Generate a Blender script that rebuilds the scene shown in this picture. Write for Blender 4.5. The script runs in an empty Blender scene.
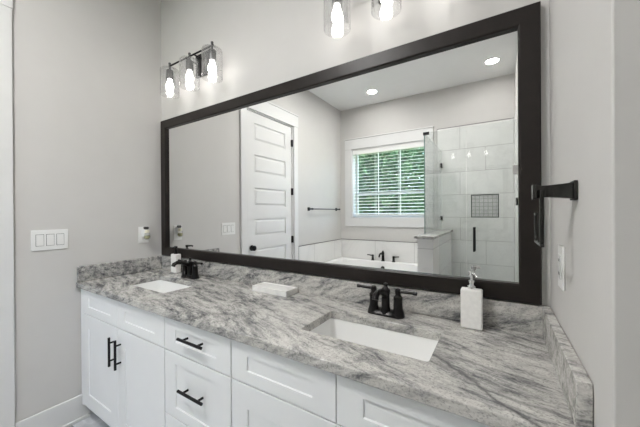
import bpy, bmesh, math, random
from mathutils import Vector, Matrix
S = bpy.context.scene
COL = S.collection
PI = math.pi
random.seed(7)

# ------------------------------------------------------------------ camera
cam_d = bpy.data.cameras.new('camera')
cam = bpy.data.objects.new('camera', cam_d)
COL.objects.link(cam)
YAW, PITCH, ROLL, FPX = 0.5584, -0.0021, -0.0062, 285.4
fw = Vector((-math.sin(YAW) * math.cos(PITCH), math.cos(YAW) * math.cos(PITCH), math.sin(PITCH)))
rt = Vector((math.cos(YAW), math.sin(YAW), 0))
up = rt.cross(fw)
r2 = rt * math.cos(ROLL) + up * math.sin(ROLL)
u2 = -rt * math.sin(ROLL) + up * math.cos(ROLL)
m3 = Matrix((r2, u2, -fw)).transposed()
cam.matrix_world = Matrix.Translation((2.3254, -1.294, 1.3398)) @ m3.to_4x4()
cam_d.sensor_width = 36
cam_d.lens = FPX * 36 / 640
cam_d.clip_start = 0.02
S.camera = cam

# ------------------------------------------------------------------ world, sun, exposure
SKY_STRENGTH = 1.45
BULB = 8.0
CAN = 55.0
FILL_LIGHT = 58.0  # strength of the added ceiling fill light
EXPOSURE = 0.90
w = bpy.data.worlds.new('world'); S.world = w; w.use_nodes = True
wn = w.node_tree; wn.nodes.clear()
sky = wn.nodes.new('ShaderNodeTexSky'); sky.sky_type = 'NISHITA'
sky.sun_disc = False; sky.dust_density = 6; sky.ozone_density = .2; sky.sun_elevation = math.radians(55); sky.sun_rotation = 0.3
bg = wn.nodes.new('ShaderNodeBackground'); bg.inputs[1].default_value = SKY_STRENGTH
wo = wn.nodes.new('ShaderNodeOutputWorld')
wn.links.new(sky.outputs[0], bg.inputs[0]); wn.links.new(bg.outputs[0], wo.inputs[0])
sd = bpy.data.lights.new('sun', 'SUN'); sd.energy = 1.1; sd.angle = 0.01; sd.color = (1, .96, .88)
sun = bpy.data.objects.new('sun', sd); COL.objects.link(sun)
sun.rotation_euler = (math.radians(-28), math.radians(12), 0)      # from behind the house, onto the trees
vs = S.view_settings
vs.view_transform = 'Standard'; vs.look = 'None'; vs.exposure = EXPOSURE; vs.gamma = 1; vs.use_curve_mapping = False
cy = S.cycles
cy.use_denoising = True
cy.max_bounces = 14; cy.diffuse_bounces = 7; cy.glossy_bounces = 8; cy.transparent_max_bounces = 40
cy.sample_clamp_indirect = 5; cy.caustics_reflective = True; cy.caustics_refractive = False

# ------------------------------------------------------------------ materials
def mat(name):
    m = bpy.data.materials.new(name); m.use_nodes = True
    nt = m.node_tree
    return m, nt, nt.nodes['Principled BSDF']
def N(nt, t, **k):
    n = nt.nodes.new(t)
    for a, v in k.items(): setattr(n, a, v)
    return n
def ramp(nt, pts):
    r = nt.nodes.new('ShaderNodeValToRGB'); e = r.color_ramp.elements
    while len(e) < len(pts): e.new(.5)
    for x, (p, c) in zip(e, pts):
        x.position = p; x.color = (c, c, c, 1) if not hasattr(c, '__len__') else (*c, 1)
    return r
def simple(name, col, rough=.5, metal=0, bump=0, bscale=200, var=0, vscale=8, spec=.5):
    m, nt, b = mat(name)
    b.inputs['Roughness'].default_value = rough; b.inputs['Metallic'].default_value = metal
    b.inputs['Specular IOR Level'].default_value = spec
    tc = N(nt, 'ShaderNodeTexCoord')
    nz = N(nt, 'ShaderNodeTexNoise'); nz.inputs['Scale'].default_value = vscale; nz.inputs['Detail'].default_value = 4
    nt.links.new(tc.outputs['Object'], nz.inputs['Vector'])
    a = [max(0, c * (1 - var)) for c in col]; d = [min(1, c * (1 + var)) for c in col]
    r = ramp(nt, [(.3, a), (.7, d)])
    nt.links.new(nz.outputs['Fac'], r.inputs[0]); nt.links.new(r.outputs[0], b.inputs['Base Color'])
    if bump:
        n2 = N(nt, 'ShaderNodeTexNoise'); n2.inputs['Scale'].default_value = bscale; n2.inputs['Detail'].default_value = 3
        bp = N(nt, 'ShaderNodeBump'); bp.inputs['Strength'].default_value = bump; bp.inputs['Distance'].default_value = .002
        nt.links.new(tc.outputs['Object'], n2.inputs['Vector'])
        nt.links.new(n2.outputs['Fac'], bp.inputs['Height']); nt.links.new(bp.outputs[0], b.inputs['Normal'])
    return m
M = {}
M['wall'] = simple('greige_paint', (.605, .592, .575), .7, bump=.12, bscale=260, var=.01, spec=.25)
M['ceiling'] = simple('ceiling_paint', (.80, .80, .79), .85, bump=.1, var=.01, spec=.2)
M['trim'] = simple('white_trim_paint', (.71, .71, .705), .38, var=.01)
M['cab'] = simple('white_cabinet_paint', (.80, .81, .82), .4, var=.01)
M['cabdark'] = simple('cabinet_gap', (.30, .30, .31), .6)
M['black'] = simple('black_metal', (.012, .012, .013), .38, .6, var=.1)
M['satin'] = simple('satin_black_metal', (.045, .044, .042), .22, .85)
M['bronze'] = simple('dark_bronze_metal', (.018, .017, .017), .3, .7, var=.1)
M['frame'] = simple('espresso_frame', (.016, .0125, .011), .36, var=.15, vscale=25, spec=.25)
M['plate'] = simple('white_plastic', (.80, .80, .79), .35, var=.005)
M['plate_dim'] = simple('grey_plastic_slot', (.10, .10, .10), .5)
M['porcelain'] = simple('white_porcelain', (.86, .86, .85), .15, var=.005)
M['acrylic'] = simple('white_acrylic', (.86, .86, .86), .2, var=.005)
M['chrome'] = simple('chrome', (.82, .82, .82), .08, 1)
M['socket'] = simple('dark_socket_metal', (.10, .10, .10), .35, .8)
M['blind'] = simple('white_blind', (.86, .86, .85), .45, var=.005)
M['bottle'] = simple('white_stone_bottle', (.84, .83, .81), .45, bump=.35, bscale=120, var=.05, vscale=60)
M['oil'] = simple('olive_oil_refill', (.46, .44, .24), .2)
M['cream'] = simple('cream_plastic', (.82, .79, .66), .35)
M['bark'] = simple('tree_bark', (.12, .09, .06), .9, bump=.6, bscale=30, var=.3)
M['grass'] = simple('lawn_green', (.10, .18, .05), .9, var=.4, vscale=6)
M['siding'] = simple('outer_roof', (.35, .34, .33), .9, var=.1)
# mirror
m, nt, b = mat('mirror_silver'); b.inputs['Metallic'].default_value = 1; b.inputs['Roughness'].default_value = 0
b.inputs['Base Color'].default_value = (.875, .878, .872, 1); M['mirror'] = m
# thin clear glass (transparent + Schlick reflection)
def thin_glass(name, tint, f0=.045, rough=0.0):
    m = bpy.data.materials.new(name); m.use_nodes = True; nt = m.node_tree; nt.nodes.clear()
    tr = N(nt, 'ShaderNodeBsdfTransparent'); tr.inputs[0].default_value = (*tint, 1)
    gl = N(nt, 'ShaderNodeBsdfGlossy'); gl.inputs['Roughness'].default_value = rough
    lw = N(nt, 'ShaderNodeLayerWeight'); lw.inputs[0].default_value = .5
    pw = N(nt, 'ShaderNodeMath', operation='POWER'); pw.inputs[1].default_value = 5
    mr = N(nt, 'ShaderNodeMath', operation='MULTIPLY_ADD'); mr.inputs[1].default_value = 1 - f0; mr.inputs[2].default_value = f0
    mx = N(nt, 'ShaderNodeMixShader'); o = N(nt, 'ShaderNodeOutputMaterial')
    L = nt.links.new
    L(lw.outputs['Facing'], pw.inputs[0]); L(pw.outputs[0], mr.inputs[0]); L(mr.outputs[0], mx.inputs[0])
    L(tr.outputs[0], mx.inputs[1]); L(gl.outputs[0], mx.inputs[2]); L(mx.outputs[0], o.inputs[0])
    return m
M['glass'] = thin_glass('shower_glass', (.955, .97, .965), .05)
M['glass_edge'] = simple('glass_edge_green', (.10, .16, .15), .2)
M['shade'] = thin_glass('lamp_shade_glass', (.955, .955, .955), .11, .03)
M['pane'] = thin_glass('window_glass', (.95, .97, .96), .04)
nt = M['shade'].node_tree
o_ = [n for n in nt.nodes if n.type == 'OUTPUT_MATERIAL'][0]; src = o_.inputs[0].links[0].from_socket
tl_ = N(nt, 'ShaderNodeBsdfTranslucent'); tl_.inputs[0].default_value = (.9, .9, .9, 1)
mx_ = N(nt, 'ShaderNodeMixShader'); mx_.inputs[0].default_value = .018
nt.links.new(src, mx_.inputs[1]); nt.links.new(tl_.outputs[0], mx_.inputs[2]); nt.links.new(mx_.outputs[0], o_.inputs[0])
def emit(name, col, s):
    m = bpy.data.materials.new(name); m.use_nodes = True; nt = m.node_tree; nt.nodes.clear()
    e = N(nt, 'ShaderNodeEmission'); e.inputs[0].default_value = (*col, 1); e.inputs[1].default_value = s
    o = N(nt, 'ShaderNodeOutputMaterial'); nt.links.new(e.outputs[0], o.inputs[0]); return m
M['bulb'] = emit('lit_bulb', (1, .97, .93), BULB)
M['can'] = emit('lit_downlight', (1, .985, .96), CAN)
M['fill_lens'] = emit('added_fill_glow', (1, .985, .965), FILL_LIGHT)

def vmath(nt, op, a=None, bvec=None, scale=None):
    n = N(nt, 'ShaderNodeVectorMath', operation=op)
    if a is not None: nt.links.new(a, n.inputs[0])
    if bvec is not None:
        if isinstance(bvec, tuple): n.inputs[1].default_value = bvec
        else: nt.links.new(bvec, n.inputs[1])
    if scale is not None: n.inputs['Scale'].default_value = scale
    return n
def mth(nt, op, a, b_, clamp=False):
    n = N(nt, 'ShaderNodeMath', operation=op); n.use_clamp = clamp
    for i, x in enumerate((a, b_)):
        if x is None: continue
        if isinstance(x, (int, float)): n.inputs[i].default_value = x
        else: nt.links.new(x, n.inputs[i])
    return n.outputs[0]
def mixc(nt, fac, a, b_, mode='MIX'):
    n = N(nt, 'ShaderNodeMix', data_type='RGBA', blend_type=mode)
    for s, x in ((n.inputs[0], fac), (n.inputs[6], a), (n.inputs[7], b_)):
        if isinstance(x, (int, float)): s.default_value = x
        elif isinstance(x, tuple): s.default_value = (*x, 1)
        else: nt.links.new(x, s)
    return n.outputs[2]
def noise(nt, vec, scale, detail=4, rough=.55, dist=0):
    n = N(nt, 'ShaderNodeTexNoise'); n.inputs['Scale'].default_value = scale; n.inputs['Detail'].default_value = detail
    n.inputs['Roughness'].default_value = rough; n.inputs['Distortion'].default_value = dist
    nt.links.new(vec, n.inputs['Vector']); return n
# granite: light warm-grey ground, streaks that run along the slab, dark swirled veins, crystal speckle
def granite():
    m, nt, b = mat('grey_veined_granite')
    b.inputs['Roughness'].default_value = .22; b.inputs['Specular IOR Level'].default_value = .35
    tc = N(nt, 'ShaderNodeTexCoord').outputs['Object']
    mp = N(nt, 'ShaderNodeMapping'); mp.inputs['Rotation'].default_value = (0.30, 0.20, math.radians(19))
    nt.links.new(tc, mp.inputs['Vector'])
    xs_ = N(nt, 'ShaderNodeSeparateXYZ'); nt.links.new(tc, xs_.inputs[0])
    am = N(nt, 'ShaderNodeMapRange'); am.interpolation_type = 'SMOOTHSTEP'      # swirls on the left, straight grain on the right
    for k_, v_ in ((1, 1.2), (2, 1.95), (3, .18), (4, .085)): am.inputs[k_].default_value = v_
    nt.links.new(xs_.outputs[0], am.inputs[0])
    warp = noise(nt, tc, 1.9, 2, .4)
    w1 = vmath(nt, 'SUBTRACT', warp.outputs['Color'], (.5, .5, .5))
    w2 = vmath(nt, 'SCALE', w1.outputs[0]); nt.links.new(am.outputs[0], w2.inputs['Scale'])
    p0 = vmath(nt, 'ADD', mp.outputs[0], w2.outputs[0]).outputs[0]
    warp2 = noise(nt, tc, 14, 3, .55)
    w3 = vmath(nt, 'SCALE', vmath(nt, 'SUBTRACT', warp2.outputs['Color'], (.5, .5, .5)).outputs[0], scale=.022)
    p = vmath(nt, 'ADD', p0, w3.outputs[0]).outputs[0]
    st = vmath(nt, 'MULTIPLY', p, (1.3, 8.5, 8.5)).outputs[0]          # stretched along the slab
    big = noise(nt, st, 1.2, 4, .55).outputs['Fac']
    mid = noise(nt, vmath(nt, 'MULTIPLY', p, (4.2, 42, 42)).outputs[0], 1.0, 4, .6).outputs['Fac']
    fine = noise(nt, vmath(nt, 'MULTIPLY', p, (34, 150, 150)).outputs[0], 1.0, 3, .65).outputs['Fac']
    base = ramp(nt, [(.35, (.05, .05, .055)), (.42, (.19, .19, .193)), (.475, (.375, .367, .353)), (.53, (.51, .495, .47)), (.63, (.64, .625, .60))])
    v = mth(nt, 'ADD', mth(nt, 'ADD', mth(nt, 'MULTIPLY', big, .33), mth(nt, 'MULTIPLY', mid, .43)), mth(nt, 'MULTIPLY', fine, .24))
    bi = N(nt, 'ShaderNodeMapRange'); bi.interpolation_type = 'SMOOTHSTEP'
    for k_, v_ in ((1, 1.2), (2, 2.0), (3, -.012), (4, .022)): bi.inputs[k_].default_value = v_
    nt.links.new(xs_.outputs[0], bi.inputs[0]); v = mth(nt, 'ADD', v, bi.outputs[0])
    nt.links.new(v, base.inputs[0])
    # thin dark veins where a second stretched field crosses its middle
    f2 = noise(nt, vmath(nt, 'ADD', st, (7.3, 1.1, 3.7)).outputs[0], .62, 3, .5).outputs['Fac']
    d = mth(nt, 'ABSOLUTE', mth(nt, 'SUBTRACT', f2, .5), None)
    vein = ramp(nt, [(0.0, 1.0), (.008, .7), (.022, 0.0)]); nt.links.new(d, vein.inputs[0])
    brk = ramp(nt, [(.38, 0.0), (.55, 1.0)]); nt.links.new(noise(nt, tc, 4.5, 3).outputs['Fac'], brk.inputs[0])
    c1 = mixc(nt, mth(nt, 'MULTIPLY', mth(nt, 'MULTIPLY', vein.outputs[0], brk.outputs[0]), .45), base.outputs[0], (.06, .06, .065))
    # one long dark vein over the right end
    sx = N(nt, 'ShaderNodeSeparateXYZ'); nt.links.new(vmath(nt, 'ADD', tc, vmath(nt, 'SCALE', vmath(nt, 'SUBTRACT', noise(nt, tc, 9, 4).outputs['Color'], (.5, .5, .5)).outputs[0], scale=.055).outputs[0]).outputs[0], sx.inputs[0])
    for (x0, y0, x1, y1, wd) in ((2.13, -.345, 2.40, -.57, .011), (2.25, -.10, 2.47, -.165, .003)):
        L_ = math.hypot(x1 - x0, y1 - y0); tx, ty = (x1 - x0) / L_, (y1 - y0) / L_
        dx = mth(nt, 'SUBTRACT', sx.outputs[0], x0); dy = mth(nt, 'SUBTRACT', sx.outputs[1], y0)
        al = mth(nt, 'ADD', mth(nt, 'MULTIPLY', dx, tx), mth(nt, 'MULTIPLY', dy, ty))
        ac = mth(nt, 'ABSOLUTE', mth(nt, 'SUBTRACT', mth(nt, 'MULTIPLY', dx, ty), mth(nt, 'MULTIPLY', dy, tx)), None)
        on = mth(nt, 'MULTIPLY', mth(nt, 'GREATER_THAN', al, 0), mth(nt, 'LESS_THAN', al, L_))
        k = N(nt, 'ShaderNodeMapRange'); k.inputs[1].default_value = 0; k.inputs[2].default_value = wd; k.inputs[3].default_value = .8; k.inputs[4].default_value = 0
        nt.links.new(ac, k.inputs[0])
        c1 = mixc(nt, mth(nt, 'MULTIPLY', on, k.outputs[0]), c1, (.075, .075, .08))
    vo = N(nt, 'ShaderNodeTexVoronoi'); vo.inputs['Scale'].default_value = 260; nt.links.new(p, vo.inputs['Vector'])
    spk = ramp(nt, [(0.0, .55), (.3, .95), (1.0, 1.12)])
    sp = N(nt, 'ShaderNodeSeparateColor'); nt.links.new(vo.outputs['Color'], sp.inputs[0]); nt.links.new(sp.outputs[0], spk.inputs[0])
    c2 = mixc(nt, .75, c1, spk.outputs[0], 'MULTIPLY')
    nt.links.new(c2, b.inputs['Base Color'])
    return m
M['granite'] = granite()
# marble-look tiles laid in half bond; u, v in metres
def tile(name, base, vein, grout, w_, h_, off=.5, rough=.22, mort=.0035, vs_=1.6, scale=1, amount=.5):
    m, nt, b = mat(name); b.inputs['Roughness'].default_value = rough
    tc = N(nt, 'ShaderNodeTexCoord')
    br = N(nt, 'ShaderNodeTexBrick'); br.offset = off; br.inputs['Scale'].default_value = 1
    br.inputs['Mortar Size'].default_value = mort; br.inputs['Brick Width'].default_value = w_; br.inputs['Row Height'].default_value = h_
    br.inputs['Mortar Smooth'].default_value = .1
    br.inputs['Color1'].default_value = (0, 0, 0, 1); br.inputs['Color2'].default_value = (1, 1, 1, 1); br.inputs['Mortar'].default_value = (.5, .5, .5, 1)
    nt.links.new(tc.outputs['UV'], br.inputs['Vector'])
    shift = vmath(nt, 'SCALE', br.outputs['Color'], scale=3.0)
    pos = vmath(nt, 'ADD', tc.outputs['Object'], shift.outputs[0]).outputs[0]
    n1 = noise(nt, pos, vs_, 5, .6, .8).outputs['Fac']
    d = mth(nt, 'ABSOLUTE', mth(nt, 'SUBTRACT', n1, .5), None)
    r = ramp(nt, [(0, 1.0), (.02, .5), (.10, 0.0)]); nt.links.new(d, r.inputs[0])
    soft = noise(nt, pos, 2.5, 3).outputs['Fac']
    c = mixc(nt, mth(nt, 'MULTIPLY', r.outputs[0], mth(nt, 'MULTIPLY', soft, amount * 1.6)), base, vein)
    c = mixc(nt, br.outputs['Fac'], c, grout)
    nt.links.new(c, b.inputs['Base Color']); return m
M['tile'] = tile('white_marble_tile', (.80, .795, .78), (.52, .52, .52), (.53, .525, .515), .62, .316, amount=.26)
M['floor'] = tile('grey_marble_floor_tile', (.50, .51, .53), (.75, .76, .78), (.30, .30, .31), .6, .3, amount=.9, rough=.3, vs_=2.2)
M['mosaic'] = tile('niche_mosaic', (.55, .55, .54), (.4, .4, .4), (.30, .30, .30), .05, .05, off=0, mort=.003)
M['marble'] = tile('white_marble_tray', (.84, .835, .82), (.5, .5, .5), (.84, .835, .82), 3, 3, mort=0.0001, vs_=9, amount=.35)
# leaves
m, nt, b = mat('green_leaves'); b.inputs['Roughness'].default_value = .5
tc = N(nt, 'ShaderNodeTexCoord'); nz = noise(nt, tc.outputs['Object'], 3.5, 5, .7)
r = ramp(nt, [(.3, (.008, .032, .020)), (.5, (.028, .085, .047)), (.7, (.12, .20, .115))]); nt.links.new(nz.outputs['Fac'], r.inputs[0])
nt.links.new(r.outputs[0], b.inputs['Base Color']); M['leaf'] = m

# ------------------------------------------------------------------ mesh helpers
def nb(): return bmesh.new()
def box(bm, x0, x1, y0, y1, z0, z1):
    v = [bm.verts.new((x, y, z)) for x in (x0, x1) for y in (y0, y1) for z in (z0, z1)]
    for f in ((0, 1, 3, 2), (4, 6, 7, 5), (0, 4, 5, 1), (2, 3, 7, 6), (0, 2, 6, 4), (1, 5, 7, 3)):
        bm.faces.new([v[i] for i in f])
    return bm
def ring(bm, c, ax, r, seg, e1=None):
    ax = Vector(ax).normalized()
    if e1 is None:
        e1 = ax.orthogonal().normalized()
    e2 = ax.cross(e1)
    return [bm.verts.new(Vector(c) + e1 * (r * math.cos(2 * PI * i / seg)) + e2 * (r * math.sin(2 * PI * i / seg))) for i in range(seg)]
def bridge(bm, a, b_):
    n = len(a)
    for i in range(n):
        bm.faces.new((a[i], a[(i + 1) % n], b_[(i + 1) % n], b_[i]))
def cyl(bm, p0, p1, r0, r1=None, seg=20):
    r1 = r0 if r1 is None else r1
    ax = Vector(p1) - Vector(p0); e = ax.normalized().orthogonal().normalized()
    a = ring(bm, p0, ax, r0, seg, e); b_ = ring(bm, p1, ax, r1, seg, e)
    bridge(bm, a, b_); bm.faces.new(list(reversed(a))); bm.faces.new(b_)
    return bm
def lathe(bm, prof, o=(0, 0, 0), ax=(0, 0, 1), seg=28, cap=True):
    ax = Vector(ax).normalized(); e = ax.orthogonal().normalized(); o = Vector(o)
    rs = [ring(bm, o + ax * h, ax, max(r, .0003), seg, e) for r, h in prof]
    for a, b_ in zip(rs, rs[1:]): bridge(bm, a, b_)
    if cap:
        bm.faces.new(list(reversed(rs[0]))); bm.faces.new(rs[-1])
    return bm
def sweep(bm, pts, rad, seg=14, flat=None):
    pts = [Vector(p) for p in pts]; n = len(pts); rad = rad if hasattr(rad, '__len__') else [rad] * n
    e = None; rs = []
    for i, p in enumerate(pts):
        t = ((pts[min(i + 1, n - 1)] - p).normalized() + (p - pts[max(i - 1, 0)]).normalized()).normalized()
        e = t.orthogonal().normalized() if e is None else (e - t * e.dot(t)).normalized()
        rs.append(ring(bm, p, t, rad[i], seg, e))
    for a, b_ in zip(rs, rs[1:]): bridge(bm, a, b_)
    bm.faces.new(list(reversed(rs[0]))); bm.faces.new(rs[-1]); return bm
def rrect(cx, cy_, hx, hy, r, k=6):
    out = []
    for sx, sy, a0 in ((1, 1, 0), (-1, 1, PI / 2), (-1, -1, PI), (1, -1, 1.5 * PI)):
        for i in range(k + 1):
            a = a0 + PI / 2 * i / k
            out.append((cx + sx * (hx - r) + r * math.cos(a), cy_ + sy * (hy - r) + r * math.sin(a)))
    return out
def loft(bm, loops, cap0=True, cap1=True):
    rs = [[bm.verts.new(p) for p in l] for l in loops]
    for a, b_ in zip(rs, rs[1:]): bridge(bm, a, b_)
    if cap0: bm.faces.new(list(reversed(rs[0])))
    if cap1: bm.faces.new(rs[-1])
    return bm
def obj(name, bm, mt, parent=None, bevel=0, smooth=False, loc=None, seg=2, ang=35):
    bmesh.ops.recalc_face_normals(bm, faces=bm.faces[:])
    uv = bm.loops.layers.uv.new('UVMap')
    for f in bm.faces:
        n = f.normal
        ax = max(range(3), key=lambda i: abs(n[i]))
        for l in f.loops:
            c = l.vert.co
            l[uv].uv = ((c.y, c.z), (c.x, c.z), (c.x, c.y))[ax]
    me = bpy.data.meshes.new(name); bm.to_mesh(me); bm.free()
    me.materials.append(M[mt])
    o = bpy.data.objects.new(name, me); COL.objects.link(o)
    if smooth:
        me.polygons.foreach_set('use_smooth', [True] * len(me.polygons))
        try: me.set_sharp_from_angle(angle=math.radians(40))
        except Exception: pass
    if bevel:
        md = o.modifiers.new('bevel', 'BEVEL'); md.width = bevel; md.segments = seg; md.limit_method = 'ANGLE'; md.angle_limit = math.radians(ang)
        if not smooth:
            me.polygons.foreach_set('use_smooth', [True] * len(me.polygons))
            try: me.set_sharp_from_angle(angle=math.radians(25))
            except Exception: pass
    if parent: o.parent = parent
    if loc: o.location = loc
    return o
def thing(name, label, cat, loc=(0, 0, 0), group=None):
    o = bpy.data.objects.new(name, None); COL.objects.link(o); o.location = loc; o.empty_display_size = .05
    o['label'] = label; o['category'] = cat
    if group: o['group'] = group
    return o
def tag(o, label, cat, group=None):
    o['label'] = label; o['category'] = cat
    if group: o['group'] = group
    return o
def struct(o): o['kind'] = 'structure'; return o
def dup(root, loc, label):
    r_ = root.copy(); COL.objects.link(r_); r_.location = loc; r_['label'] = label
    for ch in list(root.children):
        c = ch.copy(); COL.objects.link(c); c.parent = r_
        for g in ch.children:
            d_ = g.copy(); COL.objects.link(d_); d_.parent = c
    return r_
def P(name, label=None):
    return name

# ------------------------------------------------------------------ room shell
W, YB, H = 2.482, -3.142, 3.112
XR = 2.512                                   # shower side wall
D0, D1, DH = -.935, -1.775, 2.50             # door opening on the left wall
WX0, WX1, WZ0, WZ1 = .213, 1.405, 1.25, 2.41
XH = 3.6
bm = nb(); box(bm, -.15, XH + .12, YB - .2, .15, -.1, 0); struct(obj('floor', bm, 'floor'))
bm = nb(); box(bm, -.15, XH + .12, YB - .2, .15, H, H + .1); struct(obj('ceiling', bm, 'ceiling'))
bm = nb(); box(bm, -.15, XH + .12, 0, .15, 0, H); struct(obj('wall_front', bm, 'wall'))
bm = nb()
box(bm, -.12, 0, D0, 0, 0, H); box(bm, -.12, 0, YB, D1, 0, H); box(bm, -.12, 0, D1, D0, DH, H)
struct(obj('wall_left', bm, 'wall'))
bm = nb()
box(bm, -.12, WX0, YB - .2, YB, 0, H); box(bm, WX1, XH + .12, YB - .2, YB, 0, H)
box(bm, WX0, WX1, YB - .2, YB, 0, WZ0); box(bm, WX0, WX1, YB - .2, YB, WZ1, H)
struct(obj('wall_back', bm, 'wall'))
bm = nb(); box(bm, W, W + .12, -.652, 0, 0, H); struct(obj('wall_right', bm, 'wall', bevel=.003, seg=2))
bm = nb(); box(bm, XR, XR + .12, YB, -1.74, 0, H); box(bm, XR + .12, XH, -1.86, -1.74, 0, H); struct(obj('wall_shower', bm, 'wall'))
bm = nb(); box(bm, XH, XH + .12, YB, 0, 0, H); struct(obj('wall_hall', bm, 'wall'))
bm = nb(); box(bm, -.4, XH + .4, YB - .45, .4, H + .1, H + .22); struct(obj('trim_roof', bm, 'siding'))
# baseboards
def baseboard(name, x0, y0, x1, y1, nx, ny):
    bm = nb()
    t = .014
    if nx: box(bm, min(x0, x0 + nx * t), max(x0, x0 + nx * t), min(y0, y1), max(y0, y1), .0, .162); box(bm, min(x0, x0 + nx * .024), max(x0, x0 + nx * .024), min(y0, y1), max(y0, y1), 0, .02)
    else: box(bm, min(x0, x1), max(x0, x1), min(y0, y0 + ny * t), max(y0, y0 + ny * t), 0, .162); box(bm, min(x0, x1), max(x0, x1), min(y0, y0 + ny * .024), max(y0, y0 + ny * .024), 0, .02)
    struct(obj(name, bm, 'trim', bevel=.004))
baseboard('baseboard_left', 0, -.846, 0, -.50, 1, 0)
baseboard('baseboard_right', W, -.650, W, -.53, -1, 0)
baseboard('baseboard_hall', XH, -1.74, XH, 0, -1, 0)

# ------------------------------------------------------------------ door on the left wall
d = struct(bpy.data.objects.new('door_1', None)); COL.objects.link(d); d.location = (0, D1, 0)
def DY(y): return y - D1
bm = nb()
box(bm, 0, .02, DY(D0), DY(-.847), 0, DH - .005); box(bm, 0, .02, DY(-1.862), DY(D1), 0, DH - .005)
box(bm, 0, .022, DY(-1.872), DY(-.842), DH - .005, 2.66)
box(bm, 0, .030, DY(-1.876), DY(-.838), 2.645, 2.662)
obj('casing', bm, 'trim', d, bevel=.003)
bm = nb(); box(bm, -.12, 0, DY(D0) - .018, DY(D0), 0, DH); box(bm, -.12, 0, 0, .018, 0, DH); box(bm, -.12, 0, .018, DY(D0) - .018, DH - .018, DH)
obj('jamb', bm, 'trim', d)
# slab with six raised panels
bm = nb(); y0, y1 = .022, DY(D0) - .022
yp0, yp1 = y0 + .125, y1 - .115
tops = [2.362, 2.005, 1.632, 1.277, .935, .585]; bots = [2.165, 1.80, 1.425, 1.08, .735, .20]
xs = -.012
box(bm, -.047, xs - .012, y0, y1, .01, DH - .022)
zs = [DH - .022] + [z for t_, b_ in zip(tops, bots) for z in (t_, b_)] + [.01]
for i in range(0, len(zs), 2): box(bm, xs - .012, xs, yp0, yp1, zs[i + 1], zs[i])
box(bm, xs - .012, xs, y0, yp0, .01, DH - .022); box(bm, xs - .012, xs, yp1, y1, .01, DH - .022)
sl = obj('slab', bm, 'trim', d)
for t_, b_ in zip(tops, bots):
    bm = nb()
    g = .012
    loft(bm, [[(xs - .012, yp0 + g + k, b_ + g + k), (xs - .012, yp1 - g - k, b_ + g + k), (xs - .012, yp1 - g - k, t_ - g - k), (xs - .012, yp0 + g + k, t_ - g - k)] if k == 0 else
              [(xs - .002, yp0 + g + k, b_ + g + k), (xs - .002, yp1 - g - k, b_ + g + k), (xs - .002, yp1 - g - k, t_ - g - k), (xs - .002, yp0 + g + k, t_ - g - k)] for k in (0, .022)])
    obj('door_panel', bm, 'trim', sl)
for z in (2.268, 1.624, .992, .25):
    bm = nb(); cyl(bm, (.006, .018, z - .045), (.006, .018, z + .045), .008); box(bm, -.012, .002, .012, .034, z - .045, z + .045); obj('hinge', bm, 'black', d, smooth=True)
bm = nb(); ky, kz = DY(-1.022), .952
lathe(bm, [(.032, 0), (.032, .006), (.013, .009), (.013, .020), (.024, .025), (.030, .036), (.028, .047), (.016, .053)], (xs, ky, kz), (1, 0, 0))
obj('door_knob', bm, 'black', d, smooth=True)

# ------------------------------------------------------------------ window on the back wall
wi = struct(bpy.data.objects.new('window_1', None)); COL.objects.link(wi); wi.location = (WX0, YB, WZ0)
ww, wh = WX1 - WX0, WZ1 - WZ0
bm = nb()
box(bm, -.123, 0, 0, .02, 0, wh); box(bm, ww, ww + .122, 0, .02, 0, wh)
box(bm, -.123, ww + .122, 0, .02, -.138, 0)
box(bm, -.123, ww + .122, 0, .022, wh, wh + .17); box(bm, -.133, ww + .132, 0, .034, wh + .165, wh + .182)
obj('casing', bm, 'trim', wi, bevel=.003)
bm = nb(); box(bm, 0, .012, -.2, 0, 0, wh); box(bm, ww - .012, ww, -.2, 0, 0, wh); box(bm, .012, ww - .012, -.2, 0, wh - .012, wh); box(bm, .012, ww - .012, -.2, 0, 0, .012)
obj('jamb', bm, 'trim', wi)
bm = nb(); a, e = .012, ww - .012
for x0, x1, z0, z1 in ((a, a + .03, .012, wh - .012), (e - .03, e, .012, wh - .012), (a + .03, e - .03, .012, .045), (a + .03, e - .03, wh - .065, wh - .012), (a + .03, e - .03, .392, .425)):
    box(bm, x0, x1, -.185, -.14, z0, z1)
for k in (1, 2):
    xm = a + .03 + (e - a - .06) * k / 3
    box(bm, xm - .006, xm + .006, -.175, -.15, .045, .392); box(bm, xm - .006, xm + .006, -.175, -.15, .425, wh - .065)
sash = obj('sash', bm, 'trim', wi)
bm = nb(); box(bm, a + .03, e - .03, -.166, -.160, .045, wh - .065); obj('pane', bm, 'pane', sash)
# blind
bl = thing('window_blind', 'white horizontal slat blind hanging inside the window above the tub', 'blind', (WX0 + .018, YB - .048, WZ1 - .0125))
bw = ww - .036
bm = nb(); box(bm, 0, bw, -.03, .03, -.055, 0); obj('headrail', bm, 'blind', bl, bevel=.003)
bm = nb(); box(bm, -.003, bw + .003, .031, .041, -.075, 0); obj('valance', bm, 'blind', bl, bevel=.002)
bm = nb(); ns = 20; pitch = .0515; tl = math.radians(-13)
for k in range(ns):
    z = -.095 - k * pitch
    c_, s_ = .025 * math.cos(tl), .025 * math.sin(tl)
    pts = [(-c_, -s_ - .0012), (c_, s_ - .0012), (c_, s_ + .0018), (0, .0035), (-c_, -s_ + .0018)]
    loft(bm, [[(x, py, z + pz) for py, pz in pts] for x in (0.002, bw - .002)])
obj('slats', bm, 'blind', bl)
bm = nb(); box(bm, .002, bw - .002, -.025, .025, -.095 - ns * pitch + .018, -.095 - ns * pitch + .036); obj('bottom_rail', bm, 'blind', bl, bevel=.003)
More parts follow.
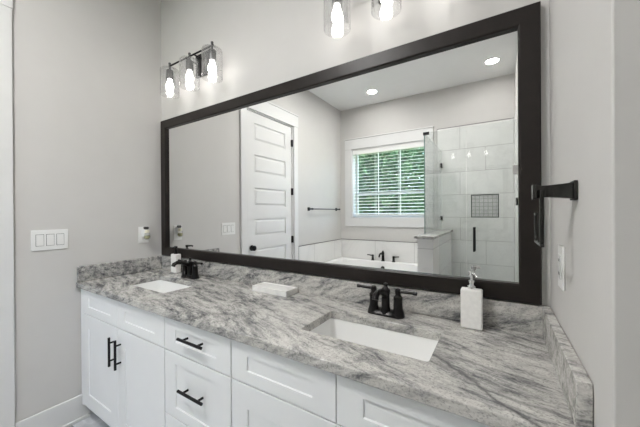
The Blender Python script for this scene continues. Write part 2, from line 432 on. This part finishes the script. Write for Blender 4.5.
for f_ in (.335, .665):
    bm = nb()
    for y in (-.027, .027): box(bm, bw * f_ - .002, bw * f_ + .002, y - .0008, y + .0008, -.095 - ns * pitch + .018, -.055)
    obj('ladder_tape', bm, 'blind', bl)

# ------------------------------------------------------------------ tile: tub surround, shower walls, niche, half wall
TW = .885
bm = nb(); box(bm, 0, .010, YB + .01, -1.874, 0, TW); o = struct(obj('trim_tub_tile', bm, 'tile'))
def uvshift(o, du, dv):
    l = o.data.uv_layers[0].data
    for x in l: x.uv = (x.uv[0] + du, x.uv[1] + dv)
uvshift(o, .10 + 3.1, -.57 + 3.16)
bm = nb(); box(bm, 0.0, 1.611, YB, YB + .01, 0, TW); o = struct(obj('trim_tub_tile_back', bm, 'tile')); uvshift(o, -.317 + .62, -.57 + 3.16)
bm = nb(); box(bm, .010, .014, YB + .012, -1.874, TW - .004, TW + .003); box(bm, 0, 1.611, YB + .010, YB + .014, TW - .004, TW + .003); box(bm, 0, .014, -1.878, -1.874, 0, TW + .003)
struct(obj('trim_tile_edge', bm, 'socket'))
NX0, NX1, NZ0, NZ1 = 2.010, 2.333, 1.265, 1.575
ST = 2.535
bm = nb()
box(bm, 1.58, NX0, YB, YB + .012, 0, ST); box(bm, NX1, XR, YB, YB + .012, 0, ST)
box(bm, NX0, NX1, YB, YB + .012, 0, NZ0); box(bm, NX0, NX1, YB, YB + .012, NZ1, ST)
o = struct(obj('trim_shower_tile_back', bm, 'tile')); uvshift(o, -1.876 + 3.1, -2.531 + 3.16)
bm = nb(); box(bm, XR - .012, XR, YB + .012, -1.92, 0, ST); o = struct(obj('trim_shower_tile_side', bm, 'tile')); uvshift(o, 3.3, -2.531 + 3.16)
bm = nb(); box(bm, 1.577, 1.581, YB, YB + .015, 1.10, ST + .003); box(bm, 1.58, XR, YB + .010, YB + .0145, ST, ST + .005); struct(obj('trim_shower_edge', bm, 'socket'))
ni = thing('shower_niche', 'small square recessed niche lined with mosaic in the shower back wall', 'niche', (NX0, YB + .012, NZ0))
nw, nh = NX1 - NX0, NZ1 - NZ0
bm = nb(); t = .010
for x0, x1, z0, z1 in ((0, t, 0, nh), (nw - t, nw, 0, nh), (t, nw - t, 0, t), (t, nw - t, nh - t, nh)): box(bm, x0, x1, -.010, .003, z0, z1)
obj('edge_frame', bm, 'black', ni)
bm = nb(); box(bm, t, nw - t, -.011, -.006, t, nh - t); obj('mosaic', bm, 'mosaic', ni)
PX0, PX1, PY = 1.611, 1.764, -1.778
bm = nb(); box(bm, PX0, PX1, YB + .01, PY, 0, 1.065); o = struct(obj('wall_pony', bm, 'tile')); uvshift(o, .4, -.965 + 3.16)
bm = nb(); box(bm, PX0 - .03, PX1 + .015, YB + .012, PY + .03, 1.0655, 1.093)
tag(obj('granite_ledge', bm, 'granite', bevel=.003), 'grey granite cap on the tiled half wall between tub and shower', 'ledge')
bm = nb(); box(bm, PX1, XR - .012, -2.075, -1.925, 0, .09); struct(obj('trim_shower_curb', bm, 'tile'))

# ------------------------------------------------------------------ shower glass
GX, GY = 1.635, -2.018
sg = thing('shower_screen', 'clear fixed glass panels standing on the half wall beside the tub', 'shower screen', (GX, GY, 1.0935))
zt = 2.215 - 1.0935
bm = nb(); box(bm, -.004, .004, YB + .014 - GY, -.006, 0.001, zt); obj('side_pane', bm, 'glass', sg)
bm = nb(); box(bm, -.005, .005, -.0055, -.0015, .001, zt); obj('glass_edge', bm, 'glass_edge', sg)
bm = nb()
loft(bm, [[(.006, y, 0.001), (PX1 + .018 - GX, y, 0.001), (PX1 + .018 - GX, y, .092 - 1.0935), (2.045 - GX, y, .092 - 1.0935), (2.045 - GX, y, zt), (.006, y, zt)] for y in (-.004, .004)])
obj('front_pane', bm, 'glass', sg)
bm = nb(); box(bm, -.012, .05, -.012, .012, zt - .022, zt + .006); obj('clip', bm, 'black', sg)
for z in (1.255, 2.005):
    bm = nb(); box(bm, -.014, .014, YB + .0125 - GY, YB + .05 - GY, z - .03 - 1.0935, z + .03 - 1.0935); obj('clip', bm, 'black', sg)
sdr = thing('shower_door', 'clear glass shower door with a vertical black pull handle', 'shower door', (2.050, GY, .10))
dw = XR - .018 - 2.050
bm = nb(); box(bm, 0, dw, -.004, .004, .0, 2.215 - .10); obj('pane', bm, 'glass', sdr)
bm = nb(); hx = .068
for sy in (1, -1):
    cyl(bm, (hx, sy * .04, .94 - .10), (hx, sy * .04, 1.185 - .10), .0105)
for z in (.97, 1.155): cyl(bm, (hx, -.04, z - .10), (hx, .04, z - .10), .008)
obj('handle', bm, 'black', sdr, smooth=True)
for z in (.45, 1.74):
    bm = nb(); box(bm, dw - .05, dw + .004, -.010, .010, z - .145, z - .055); obj('hinge', bm, 'chrome', sdr, bevel=.002)

# ------------------------------------------------------------------ bathtub and its tap
TX0, TX1, TY0, TY1, TZ = .012, PX0 - .002, YB + .012, -2.33, .572
tb = thing('bathtub', 'white built-in bathtub under the window between door wall and half wall', 'bathtub', (0, 0, 0))
cx, cy_ = (TX0 + TX1) / 2, (TY0 + TY1) / 2; hx, hy = (TX1 - TX0) / 2, (TY1 - TY0) / 2
bm = nb()
def rl(dx0, dy0, z, r, oy=0): return [(x, y, z) for x, y in rrect(cx, cy_ + oy, hx - dx0, hy - dy0, r)]
loft(bm, [rl(0, 0, .0, .006), rl(0, 0, TZ - .01, .006), rl(.008, .008, TZ, .006), rl(.085, .10, TZ, .09, -.0), rl(.10, .115, TZ - .012, .09, 0), rl(.16, .16, .25, .10, 0), rl(.24, .22, .16, .10, 0)])
obj('tub_shell', bm, 'acrylic', tb, smooth=True)
bm = nb(); cyl(bm, (.80, TY0 + .128, .48), (.80, TY0 + .148, .478), .028); obj('overflow_cap', bm, 'black', tb, smooth=True)
tf = thing('tub_faucet', 'black bathtub faucet with two lever handles on the tub rim', 'faucet', (.775, TY0 + .052, TZ)); tf.scale = (1.1, 1.1, 1.1)
bm = nb(); lathe(bm, [(.028, 0.0005), (.028, .006), (.020, .012), (.017, .10), (.019, .12), (.012, .135), (.006, .15)]); sweep(bm, [(0, 0, .085), (0, .05, .115), (0, .10, .12), (0, .14, .105), (0, .155, .075)], [.014, .014, .013, .012, .012]); obj('spout', bm, 'bronze', tf, smooth=True)
for s in (-1, 1):
    bm = nb(); lathe(bm, [(.026, 0.0005), (.026, .006), (.018, .012), (.015, .06), (.018, .07), (.012, .082)], (s * .155, 0, 0)); sweep(bm, [(s * .155, 0, .068), (s * .20, .01, .075), (s * .235, .012, .078)], [.009, .007, .008]); obj('handle', bm, 'bronze', tf, smooth=True)

# towel bar on the left wall
tbar = thing('towel_bar', 'long black towel bar on the wall between the door and the tub window', 'towel bar', (0, -2.134, 1.397))
bm = nb(); cyl(bm, (.062, .02, 0), (.062, -.843, 0), .008); obj('bar', bm, 'black', tbar, smooth=True)
for y in (0, -.823):
    bm = nb(); box(bm, .0005, .010, y - .025, y + .025, -.025, .025); lathe(bm, [(.016, .01), (.010, .03), (.011, .06), (.015, .076)], (0, y, 0), (1, 0, 0)); obj('post', bm, 'black', tbar, bevel=.002)

# ------------------------------------------------------------------ ceiling downlights, added fill light
def can(x, y, label):
    c = thing('recessed_downlight', label, 'ceiling light', (x, y, H), 'round recessed lights in the ceiling')
    bm = nb(); seg = 36
    lathe(bm, [(.066, -.0005), (.070, -.009), (.088, -.006), (.090, -.0005)], seg=seg, cap=False); obj('trim_ring', bm, 'ceiling', c, smooth=True)
    bm = nb(); lathe(bm, [(.066, -.001), (.066, -.004)], seg=seg); obj('lens', bm, 'can', c)
can(.763, -2.683, 'round recessed downlight above the tub, seen left in the mirror')
can(2.27, -2.645, 'round recessed downlight above the shower, seen right in the mirror')
fl = thing('added_fill_light', 'added wide flat disc fill light on the ceiling, out of view', 'ceiling light', (1.15, -1.62, H))  # invented lamp, out of view, added to brighten the room
bm = nb(); lathe(bm, [(.215, -.0005), (.22, -.02), (.218, -.040), (.208, -.040), (.206, -.030)], seg=40); obj('base', bm, 'ceiling', fl, smooth=True)
bm = nb(); lathe(bm, [(.20, -.0305), (.20, -.033)], seg=40); obj('lens', bm, 'fill_lens', fl, smooth=True)

# ------------------------------------------------------------------ vanity cabinets
YF, ZT = -.545, .8665
def shaker(bm, x0, x1, z0, z1, sx=.085, sz=.047, t=.02, rec=.005):
    yb, yf = YF + t, YF
    o_ = [(x0, z0), (x1, z0), (x1, z1), (x0, z1)]
    i_ = [(x0 + sx, z0 + sz), (x1 - sx, z0 + sz), (x1 - sx, z1 - sz), (x0 + sx, z1 - sz)]
    j_ = [(x0 + sx + .002, z0 + sz + .002), (x1 - sx - .002, z0 + sz + .002), (x1 - sx - .002, z1 - sz - .002), (x0 + sx + .002, z1 - sz - .002)]
    loft(bm, [[(x, yb, z) for x, z in o_], [(x, yf + .0015, z) for x, z in o_], [(x + (.0015 if x == x0 else -.0015), yf, z + (.0015 if z == z0 else -.0015)) for x, z in o_], [(x, yf, z) for x, z in i_], [(x, yf + rec, z) for x, z in j_]])
    return bm
def pull(bm, cx_, cz_, L_, vertical):
    yb = YF - .028
    h = L_ / 2
    if vertical:
        cyl(bm, (cx_, yb, cz_ - h), (cx_, yb, cz_ + h), .0062)
        for s in (-1, 1): cyl(bm, (cx_, YF + .0005, cz_ + s * h * .62), (cx_, yb, cz_ + s * h * .62), .005)
    else:
        cyl(bm, (cx_ - h, yb, cz_), (cx_ + h, yb, cz_), .0062)
        for s in (-1, 1): cyl(bm, (cx_ + s * h * .62, YF + .0005, cz_), (cx_ + s * h * .62, yb, cz_), .005)
    return bm
def unit(name, label, x0, x1, cut=None):
    """carcass with toe kick, face frame and open top"""
    t_ = thing(name, label, 'cabinet', (0, 0, 0))
    bm = nb()
    yb, yf = -.004, YF + .021
    box(bm, x0, x0 + .018, yf, yb, .10, ZT); box(bm, x1 - .018, x1, yf, yb, .10, ZT); box(bm, x0 + .018, x1 - .018, yb - .012, yb, .10, ZT)
    box(bm, x0 + .018, x1 - .018, yf, yb - .012, .10, .118)
    box(bm, x0, x1, -.455, -.44, .0, .10)
    box(bm, x0 + .018, x1 - .018, yf, yf + .018, .79, ZT)
    obj('carcass', bm, 'cab', t_)
    return t_
XL0, XL1, XD0, XD1, XR0, XR1 = .046, .988, .989, 1.448, 1.449, 2.376
ZF0, ZF1, ZD0, ZD1 = .708, .858, .112, .703
vL = unit('vanity_cabinet', 'white shaker sink cabinet with two doors at the left wall end', .004, XL1)
bm = nb(); box(bm, .004, XL0 - .001, YF + .004, YF + .021, .10, ZT); obj('filler_strip', bm, 'cab', vL)
vD = unit('drawer_cabinet', 'white shaker bank of three drawers with black bar pulls', XD0, XD1)
vR = unit('vanity_cabinet', 'white shaker sink cabinet under the right sink, no pulls in view', XR0, W - .004)
bm = nb(); box(bm, XR1 + .002, W - .004, YF + .004, YF + .021, .10, ZT); obj('filler_strip', bm, 'cab', vR)
for par, spans, hxs in ((vL, ((XL0, .5175), (.5205, XL1 - .002)), (.485, .557)), (vR, ((XR0 + .002, 1.909), (1.912, XR1)), (1.8745, 1.9465))):
    for (a, e), hx_ in zip(spans, hxs):
        obj('false_drawer_front', shaker(nb(), a, e, ZF0, ZF1), 'cab', par)
        do = obj('door', shaker(nb(), a, e, ZD0, ZD1, sz=.088), 'cab', par)
        obj('pull', pull(nb(), hx_, .572, .160, True), 'black', do, smooth=True)
for z0, z1 in ((.708, .858), (.410, .703), (.112, .405)):
    dr = obj('drawer', shaker(nb(), XD0 + .002, XD1 - .002, z0, z1), 'cab', vD)
    obj('pull', pull(nb(), 1.2225, (z0 + z1) / 2 + .012, .165, False), 'black', dr, smooth=True)

# ------------------------------------------------------------------ countertop
ZC, CF = .90, -.566
S1 = (.507, -.290, .243, .122); S2 = (1.918, -.297, .231, .119)
ct = thing('countertop', 'long polished grey granite countertop with swirling veins over the white cabinets', 'countertop', (0, 0, ZC))
bm = nb()
def slab_with_holes(bm, outer, holes, z0, z1):
    edges = []
    for lp in [outer] + holes:
        vs_ = [bm.verts.new((x, y, z1)) for x, y in lp]
        edges += [bm.edges.new((vs_[i], vs_[(i + 1) % len(vs_)])) for i in range(len(vs_))]
    bmesh.ops.triangle_fill(bm, use_beauty=True, use_dissolve=False, edges=edges)
    fs = bm.faces[:]
    ret = bmesh.ops.extrude_face_region(bm, geom=fs)
    bmesh.ops.translate(bm, vec=(0, 0, z0 - z1), verts=[g for g in ret['geom'] if isinstance(g, bmesh.types.BMVert)])
slab_with_holes(bm, [(.001, CF), (W - .001, CF), (W - .001, -.001), (.001, -.001)], [rrect(*S1, .010), rrect(*S2, .010)], ZT - ZC + .0005, 0)
obj('slab', bm, 'granite', ct, bevel=.003)
bm = nb(); box(bm, .001, W - .001, -.020, -.001, .0002, .103); obj('backsplash', bm, 'granite', ct, bevel=.002)
bm = nb(); box(bm, .001, .024, CF + .004, -.0205, .0002, .103); obj('side_splash', bm, 'granite', ct, bevel=.006, seg=3)
bm = nb(); box(bm, W - .026, W - .001, -.543, -.0205, .0002, .103); obj('side_splash', bm, 'granite', ct, bevel=.002)

# sinks
def sink(s, label):
    k = thing('undermount_sink', label, 'sink', (s[0], s[1], ZT))
    hx, hy = s[2], s[3]
    def rl(d_, z, r): return [(x, y, z) for x, y in rrect(0, 0, hx + d_, hy + d_, r)]
    bm = nb()
    loft(bm, [rl(-.05, -.150, .05), rl(-.005, -.135, .04), rl(.006, -.03, .03), rl(.020, -.014, .03), rl(.020, -.0006, .03),
              rl(.003, -.0006, .022), rl(.001, -.010, .022), rl(-.012, -.115, .035), rl(-.045, -.135, .05), rl(-.085, -.138, .02)])
    obj('basin', bm, 'porcelain', k, smooth=True)
    bm = nb(); lathe(bm, [(.027, -.1375), (.027, -.134), (.018, -.132), (.016, -.130)]); obj('drain', bm, 'bronze', k, smooth=True)
sink(S1, 'white rectangular undermount sink nearest the wall with the light switch')
sink(S2, 'white rectangular undermount sink in front of the right faucet')

# faucets
def faucet(loc, label):
    k = thing('sink_faucet', label, 'faucet', loc, 'dark centerset faucets on the counter')
    bm = nb(); loft(bm, [[(x, y, z) for x, y in rrect(0, 0, a, b_, min(a, b_) * .8)] for a, b_, z in ((.079, .027, .0005), (.079, .027, .007), (.071, .021, .013), (.067, .018, .020))]); obj('base_plate', bm, 'bronze', k, smooth=True)
    bm = nb(); lathe(bm, [(.026, .006), (.023, .018), (.0175, .035), (.0170, .085), (.0195, .095), (.0195, .108), (.014, .114), (.009, .119), (.007, .124), (.0095, .129), (.0085, .135), (.004, .138)])
    sweep(bm, [(0, -.004, .086), (0, -.03, .101), (0, -.065, .114), (0, -.095, .117), (0, -.115, .110), (0, -.122, .096)], [.014, .0135, .0125, .012, .0125, .0135]); obj('spout', bm, 'bronze', k, smooth=True)
    for s in (-1, 1):
        bm = nb(); x = s * .054
        lathe(bm, [(.0265, .004), (.0245, .014), (.019, .035), (.0175, .07), (.019, .076), (.019, .084), (.013, .089), (.011, .094), (.013, .100), (.013, .113), (.008, .118)], (x, 0, 0))
        h_ = obj('valve', bm, 'bronze', k, smooth=True)
        bm = nb(); lathe(bm, [(.0075, 0), (.0065, .015), (.0060, .055), (.0075, .060), (.0078, .072), (.005, .074)], (x + s * .005, 0, .107), (s, -.03, .02)); obj('lever', bm, 'bronze', h_, smooth=True)
    return k
f1 = faucet((.528, -.105, ZC), 'dark bronze two-lever faucet behind the left sink near the corner')
f2 = dup(f1, (1.912, -.103, ZC), 'dark bronze two-lever faucet behind the right sink')

# soap dispensers
def soap(loc, label, w_, d_, h_, pm, pumph):
    k = thing('soap_dispenser', label, 'soap dispenser', loc, 'soap dispensers on the counter')
    bm = nb(); box(bm, -w_ / 2, w_ / 2, -d_ / 2, d_ / 2, .0005, h_); obj('bottle', bm, 'bottle', k, bevel=.006, seg=3)
    bm = nb(); z = h_
    lathe(bm, [(.0135, z - .001), (.0150, z + .003), (.0150, z + .010), (.010, z + .013), (.0085, z + .022), (.0115, z + .026), (.0115, z + .030), (.006, z + .034), (.006, z + pumph - .016), (.0110, z + pumph - .015), (.0115, z + pumph - .001), (.009, z + pumph)])
    sweep(bm, [(0, 0, z + pumph - .008), (.012, -.022, z + pumph - .008), (.018, -.034, z + pumph - .010), (.0195, -.037, z + pumph - .014)], [.007, .006, .0055, .005], 10)
    obj('pump', bm, pm, k, smooth=True)
    return k
soap((2.238, -.070, ZC), 'white rectangular soap dispenser with a chrome pump by the right sink', .073, .042, .148, 'chrome', .068)
soap((.277, -.055, ZC), 'white rectangular soap dispenser with a black pump in the left corner', .070, .042, .140, 'black', .058)
# marble tray
bm = nb(); x0, x1, y0, y1 = -.121, .121, -.051, .051
def rr(dx, z, r): return [(x, y, z) for x, y in rrect(0, 0, .124 - dx, .0515 - dx, r, 3)]
loft(bm, [rr(0.001, .0005, .003), rr(0, .002, .003), rr(0, .030, .003), rr(.0015, .0315, .003), rr(.008, .0315, .003), rr(.010, .028, .003)])
o = tag(obj('marble_tray', bm, 'marble'), 'small white marble tray lying on the counter between the two faucets', 'tray'); o.location = (1.264, -.0775, ZC)

# ------------------------------------------------------------------ mirror
MX0, MX1, MZ0, MZ1 = .030, 2.455, 1.009, 2.082
mi = thing('framed_mirror', 'wide wall mirror in a dark brown frame above the counter', 'mirror', (MX0, 0, MZ0))
bm = nb(); mw, mh = MX1 - MX0, MZ1 - MZ0
prof = [(0, -.0006), (0, -.025), (.003, -.028), (.060, -.028), (.0665, -.024), (.0665, -.0065), (.0665, -.0006)]
loops = [[(i, y, i), (mw - i, y, i), (mw - i, y, mh - i), (i, y, mh - i)] for i, y in prof]
loft(bm, loops, False, False)
obj('frame', bm, 'frame', mi)
bm = nb(); box(bm, .060, mw - .060, -.0095, -.004, .060, mh - .060); obj('mirror_glass', bm, 'mirror', mi)

# ------------------------------------------------------------------ vanity lights
def vlight(loc, label):
    k = thing('vanity_light', label, 'wall light', loc, 'three-shade vanity lights above the mirror')
    bm = nb(); box(bm, -.072, .072, -.018, -.0006, -.092, .068); obj('back_plate', bm, 'bronze', k, bevel=.003)
    ya = -.112
    for s in (-1, 1):
        bm = nb(); cyl(bm, (s * .045, -.017, -.0), (s * .045, ya, 0), .0055); obj('arm', bm, 'bronze', k, smooth=True)
    bm = nb(); cyl(bm, (-.247, ya, 0), (.247, ya, 0), .0058); obj('bar', bm, 'bronze', k, smooth=True)
    for x in (-.237, 0, .237):
        bm = nb(); lathe(bm, [(.006, .024), (.0085, .022), (.0085, .013), (.0075, .010), (.0075, -.028), (.022, -.031), (.0245, -.036), (.0245, -.092), (.021, -.096)], (x, ya, 0)); so = obj('socket', bm, 'socket', k, smooth=True)
        bm = nb(); lathe(bm, [(.013, -.095), (.014, -.105), (.020, -.125), (.025, -.140), (.0265, -.153), (.023, -.167), (.013, -.177), (.003, -.180)], (x, ya, 0)); obj('bulb', bm, 'bulb', so, smooth=True)
        bm = nb(); lathe(bm, [(.026, -.022), (.052, -.023), (.060, -.027), (.0635, -.036), (.0635, -.212), (.061, -.212), (.061, -.037), (.058, -.030), (.051, -.026), (.026, -.025)], (x, ya, 0), seg=40, cap=False); obj('glass_shade', bm, 'shade', k, smooth=True)
    return k
v1 = vlight((.548, 0, 2.410), 'three-light vanity fixture with clear glass shades above the left sink')
v2 = dup(v1, (1.925, 0, 2.410), 'three-light vanity fixture above the right sink, partly out of view')

# ------------------------------------------------------------------ plates on the walls
sw = thing('light_switch', 'wide white three-rocker light switch plate on the wall beside the door', 'light switch', (0, -.6895, 1.186))
bm = nb(); box(bm, .0005, .006, -.085, .085, -.061, .061); obj('plate', bm, 'plate', sw, bevel=.002)
for k in (-1, 0, 1):
    bm = nb(); c = k * .047; loft(bm, [[(x, c - .0165, -.033), (x, c + .0165, -.033), (x, c + .0165, .033), (x, c - .0165, .033)] if x < .007 else [(x + .003, c - .0165, -.033), (x + .003, c + .0165, -.033), (x, c + .0165, .033), (x, c - .0165, .033)] for x in (.004, .0075)])
    obj('rocker', bm, 'plate', sw)
    bm = nb(); box(bm, .0050, .0064, c - .0185, c + .0185, -.035, .035); obj('rocker_gap', bm, 'plate_dim', sw)
def outlet(name, label, loc, sgn):
    k = thing(name, label, 'outlet', loc)
    bm = nb(); xa, xb = sorted((sgn * .0005, sgn * .006)); box(bm, xa, xb, -.037, .037, -.062, .062); obj('plate', bm, 'plate', k, bevel=.002)
    bm = nb(); xa, xb = sorted((sgn * .005, sgn * .0085)); box(bm, xa, xb, -.017, .017, -.034, .034); r_ = obj('receptacle', bm, 'trim', k, bevel=.001)
    xa, xb = sorted((sgn * .008, sgn * .0092))
    for z in (-.019, .019):
        for y in (-.006, .006): bm = nb(); box(bm, xa, xb, y - .001, y + .001, z - .004, z + .004); obj('slot', bm, 'plate_dim', r_)
    return k
outlet('wall_outlet', 'white outlet plate low on the right wall under the towel ring', (W, -.2285, 1.180), -1)
outlet('wall_outlet', 'white outlet plate with an air freshener plugged in, by the mirror', (0, -.148, 1.180), 1)
af = thing('air_freshener', 'plug-in air freshener with olive oil bulb in the outlet beside the mirror', 'air freshener', (.0093, -.143, 1.185))
bm = nb(); loft(bm, [[(0.0, y, z) for y, z in rrect(0, .01, .020, .030, .01)], [(.018, y, z) for y, z in rrect(0, .01, .021, .032, .012)], [(.028, y, z) for y, z in rrect(0, .012, .016, .026, .012)]]); obj('housing', bm, 'plate', af, smooth=True)
bm = nb(); lathe(bm, [(.012, .036), (.017, .042), (.019, .052), (.014, .057)], (.022, 0, 0)); obj('vent_cap', bm, 'socket', af, smooth=True)
bm = nb(); lathe(bm, [(.010, -.040), (.021, -.034), (.024, -.018), (.021, .004), (.013, .016), (.013, .030)], (.036, 0, 0)); bt = obj('refill_bottle', bm, 'shade', af, smooth=True)
bm = nb(); lathe(bm, [(.009, -.036), (.017, -.031), (.019, -.020), (.018, -.010)], (.036, 0, 0)); obj('oil', bm, 'oil', bt, smooth=True)
bm = nb(); lathe(bm, [(.0145, .010), (.0155, .014), (.0155, .028), (.012, .032)], (.036, 0, 0)); obj('collar', bm, 'cream', bt, smooth=True)

# towel ring on the right wall
tr = thing('towel_ring', 'black open towel ring on a square post on the right wall', 'towel ring', (W, -.400, 1.389))
bm = nb(); box(bm, -.008, -.0005, -.023, .023, -.023, .023)
def sq(x, a, b_): return [(x, -a, -b_), (x, a, -b_), (x, a, b_), (x, -a, b_)]
loft(bm, [sq(-.008, .017, .019), sq(-.03, .013, .0165), sq(-.055, .012, .0145), sq(-.070, .013, .0145), sq(-.078, .017, .0185), sq(-.084, .017, .0185)])
obj('post', bm, 'satin', tr, bevel=.0015)
bm = nb(); xa, xb = -.071, -.062
box(bm, xa, xb, -.021, -.0125, -.127, .004)
box(bm, xa, xb, -.021, .113, -.136, -.127)
box(bm, xa, xb, .104, .113, -.127, -.052)
box(bm, xa, xb, .080, .104, -.061, -.052)
obj('ring', bm, 'satin', tr, bevel=.002)

# ------------------------------------------------------------------ outdoors beyond the window
bm = nb(); box(bm, -14, 16, -26, YB - .2, -.35, -.3); struct(obj('ground', bm, 'grass'))
def tree(loc, h, rx, rz, n, label, seed):
    rnd = random.Random(seed)
    t_ = thing('leafy_tree', label, 'tree', loc, 'green trees outside the window')
    bm = nb(); sweep(bm, [(0, 0, 0), (.05, .02, h * .3), (-.04, .05, h * .6), (.02, 0, h * .9)], [.13, .10, .07, .02], 10)
    for k in range(7):
        a = k * 2.4; z0 = h * (.25 + .08 * k); sweep(bm, [(0, 0, z0), (math.cos(a) * rx * .4, math.sin(a) * rx * .4, z0 + .35), (math.cos(a) * rx * .75, math.sin(a) * rx * .75, z0 + .5)], [.05, .03, .012], 8)
    obj('trunk', bm, 'bark', t_, smooth=True)
    bm = nb()
    for k in range(n):
        while True:
            v = Vector((rnd.uniform(-1, 1), rnd.uniform(-1, 1), rnd.uniform(-1, 1)))
            if .25 < v.length < 1: break
        c = Vector((v.x * rx, v.y * rx, h * .55 + v.z * rz)) + Vector((rnd.gauss(0, .1), rnd.gauss(0, .1), rnd.gauss(0, .1)))
        a = Vector((rnd.gauss(0, 1), rnd.gauss(0, 1), rnd.gauss(0, .7))).normalized(); b_ = a.orthogonal().normalized()
        s = rnd.uniform(.06, .13); n_ = a.cross(b_) * s * .15
        q = [c - a * s, c + b_ * s * .5 + n_, c + a * s, c - b_ * s * .5 + n_]
        bm.faces.new([bm.verts.new(x) for x in q])
    obj('crown', bm, 'leaf', t_)
tree((-1.0, -7.2, -.3), 4.6, 1.75, 1.9, 9500, 'bushy green tree filling most of the view through the window blind', 3)
tree((-4.5, -12.6, -.3), 5.6, 2.2, 2.6, 7000, 'leafy green tree farther off, left of the bushy tree outside', 9)
tree((.9, -11.6, -.3), 5.6, 2.0, 2.6, 7000, 'leafy green tree farther off, right of the bushy tree outside', 11)
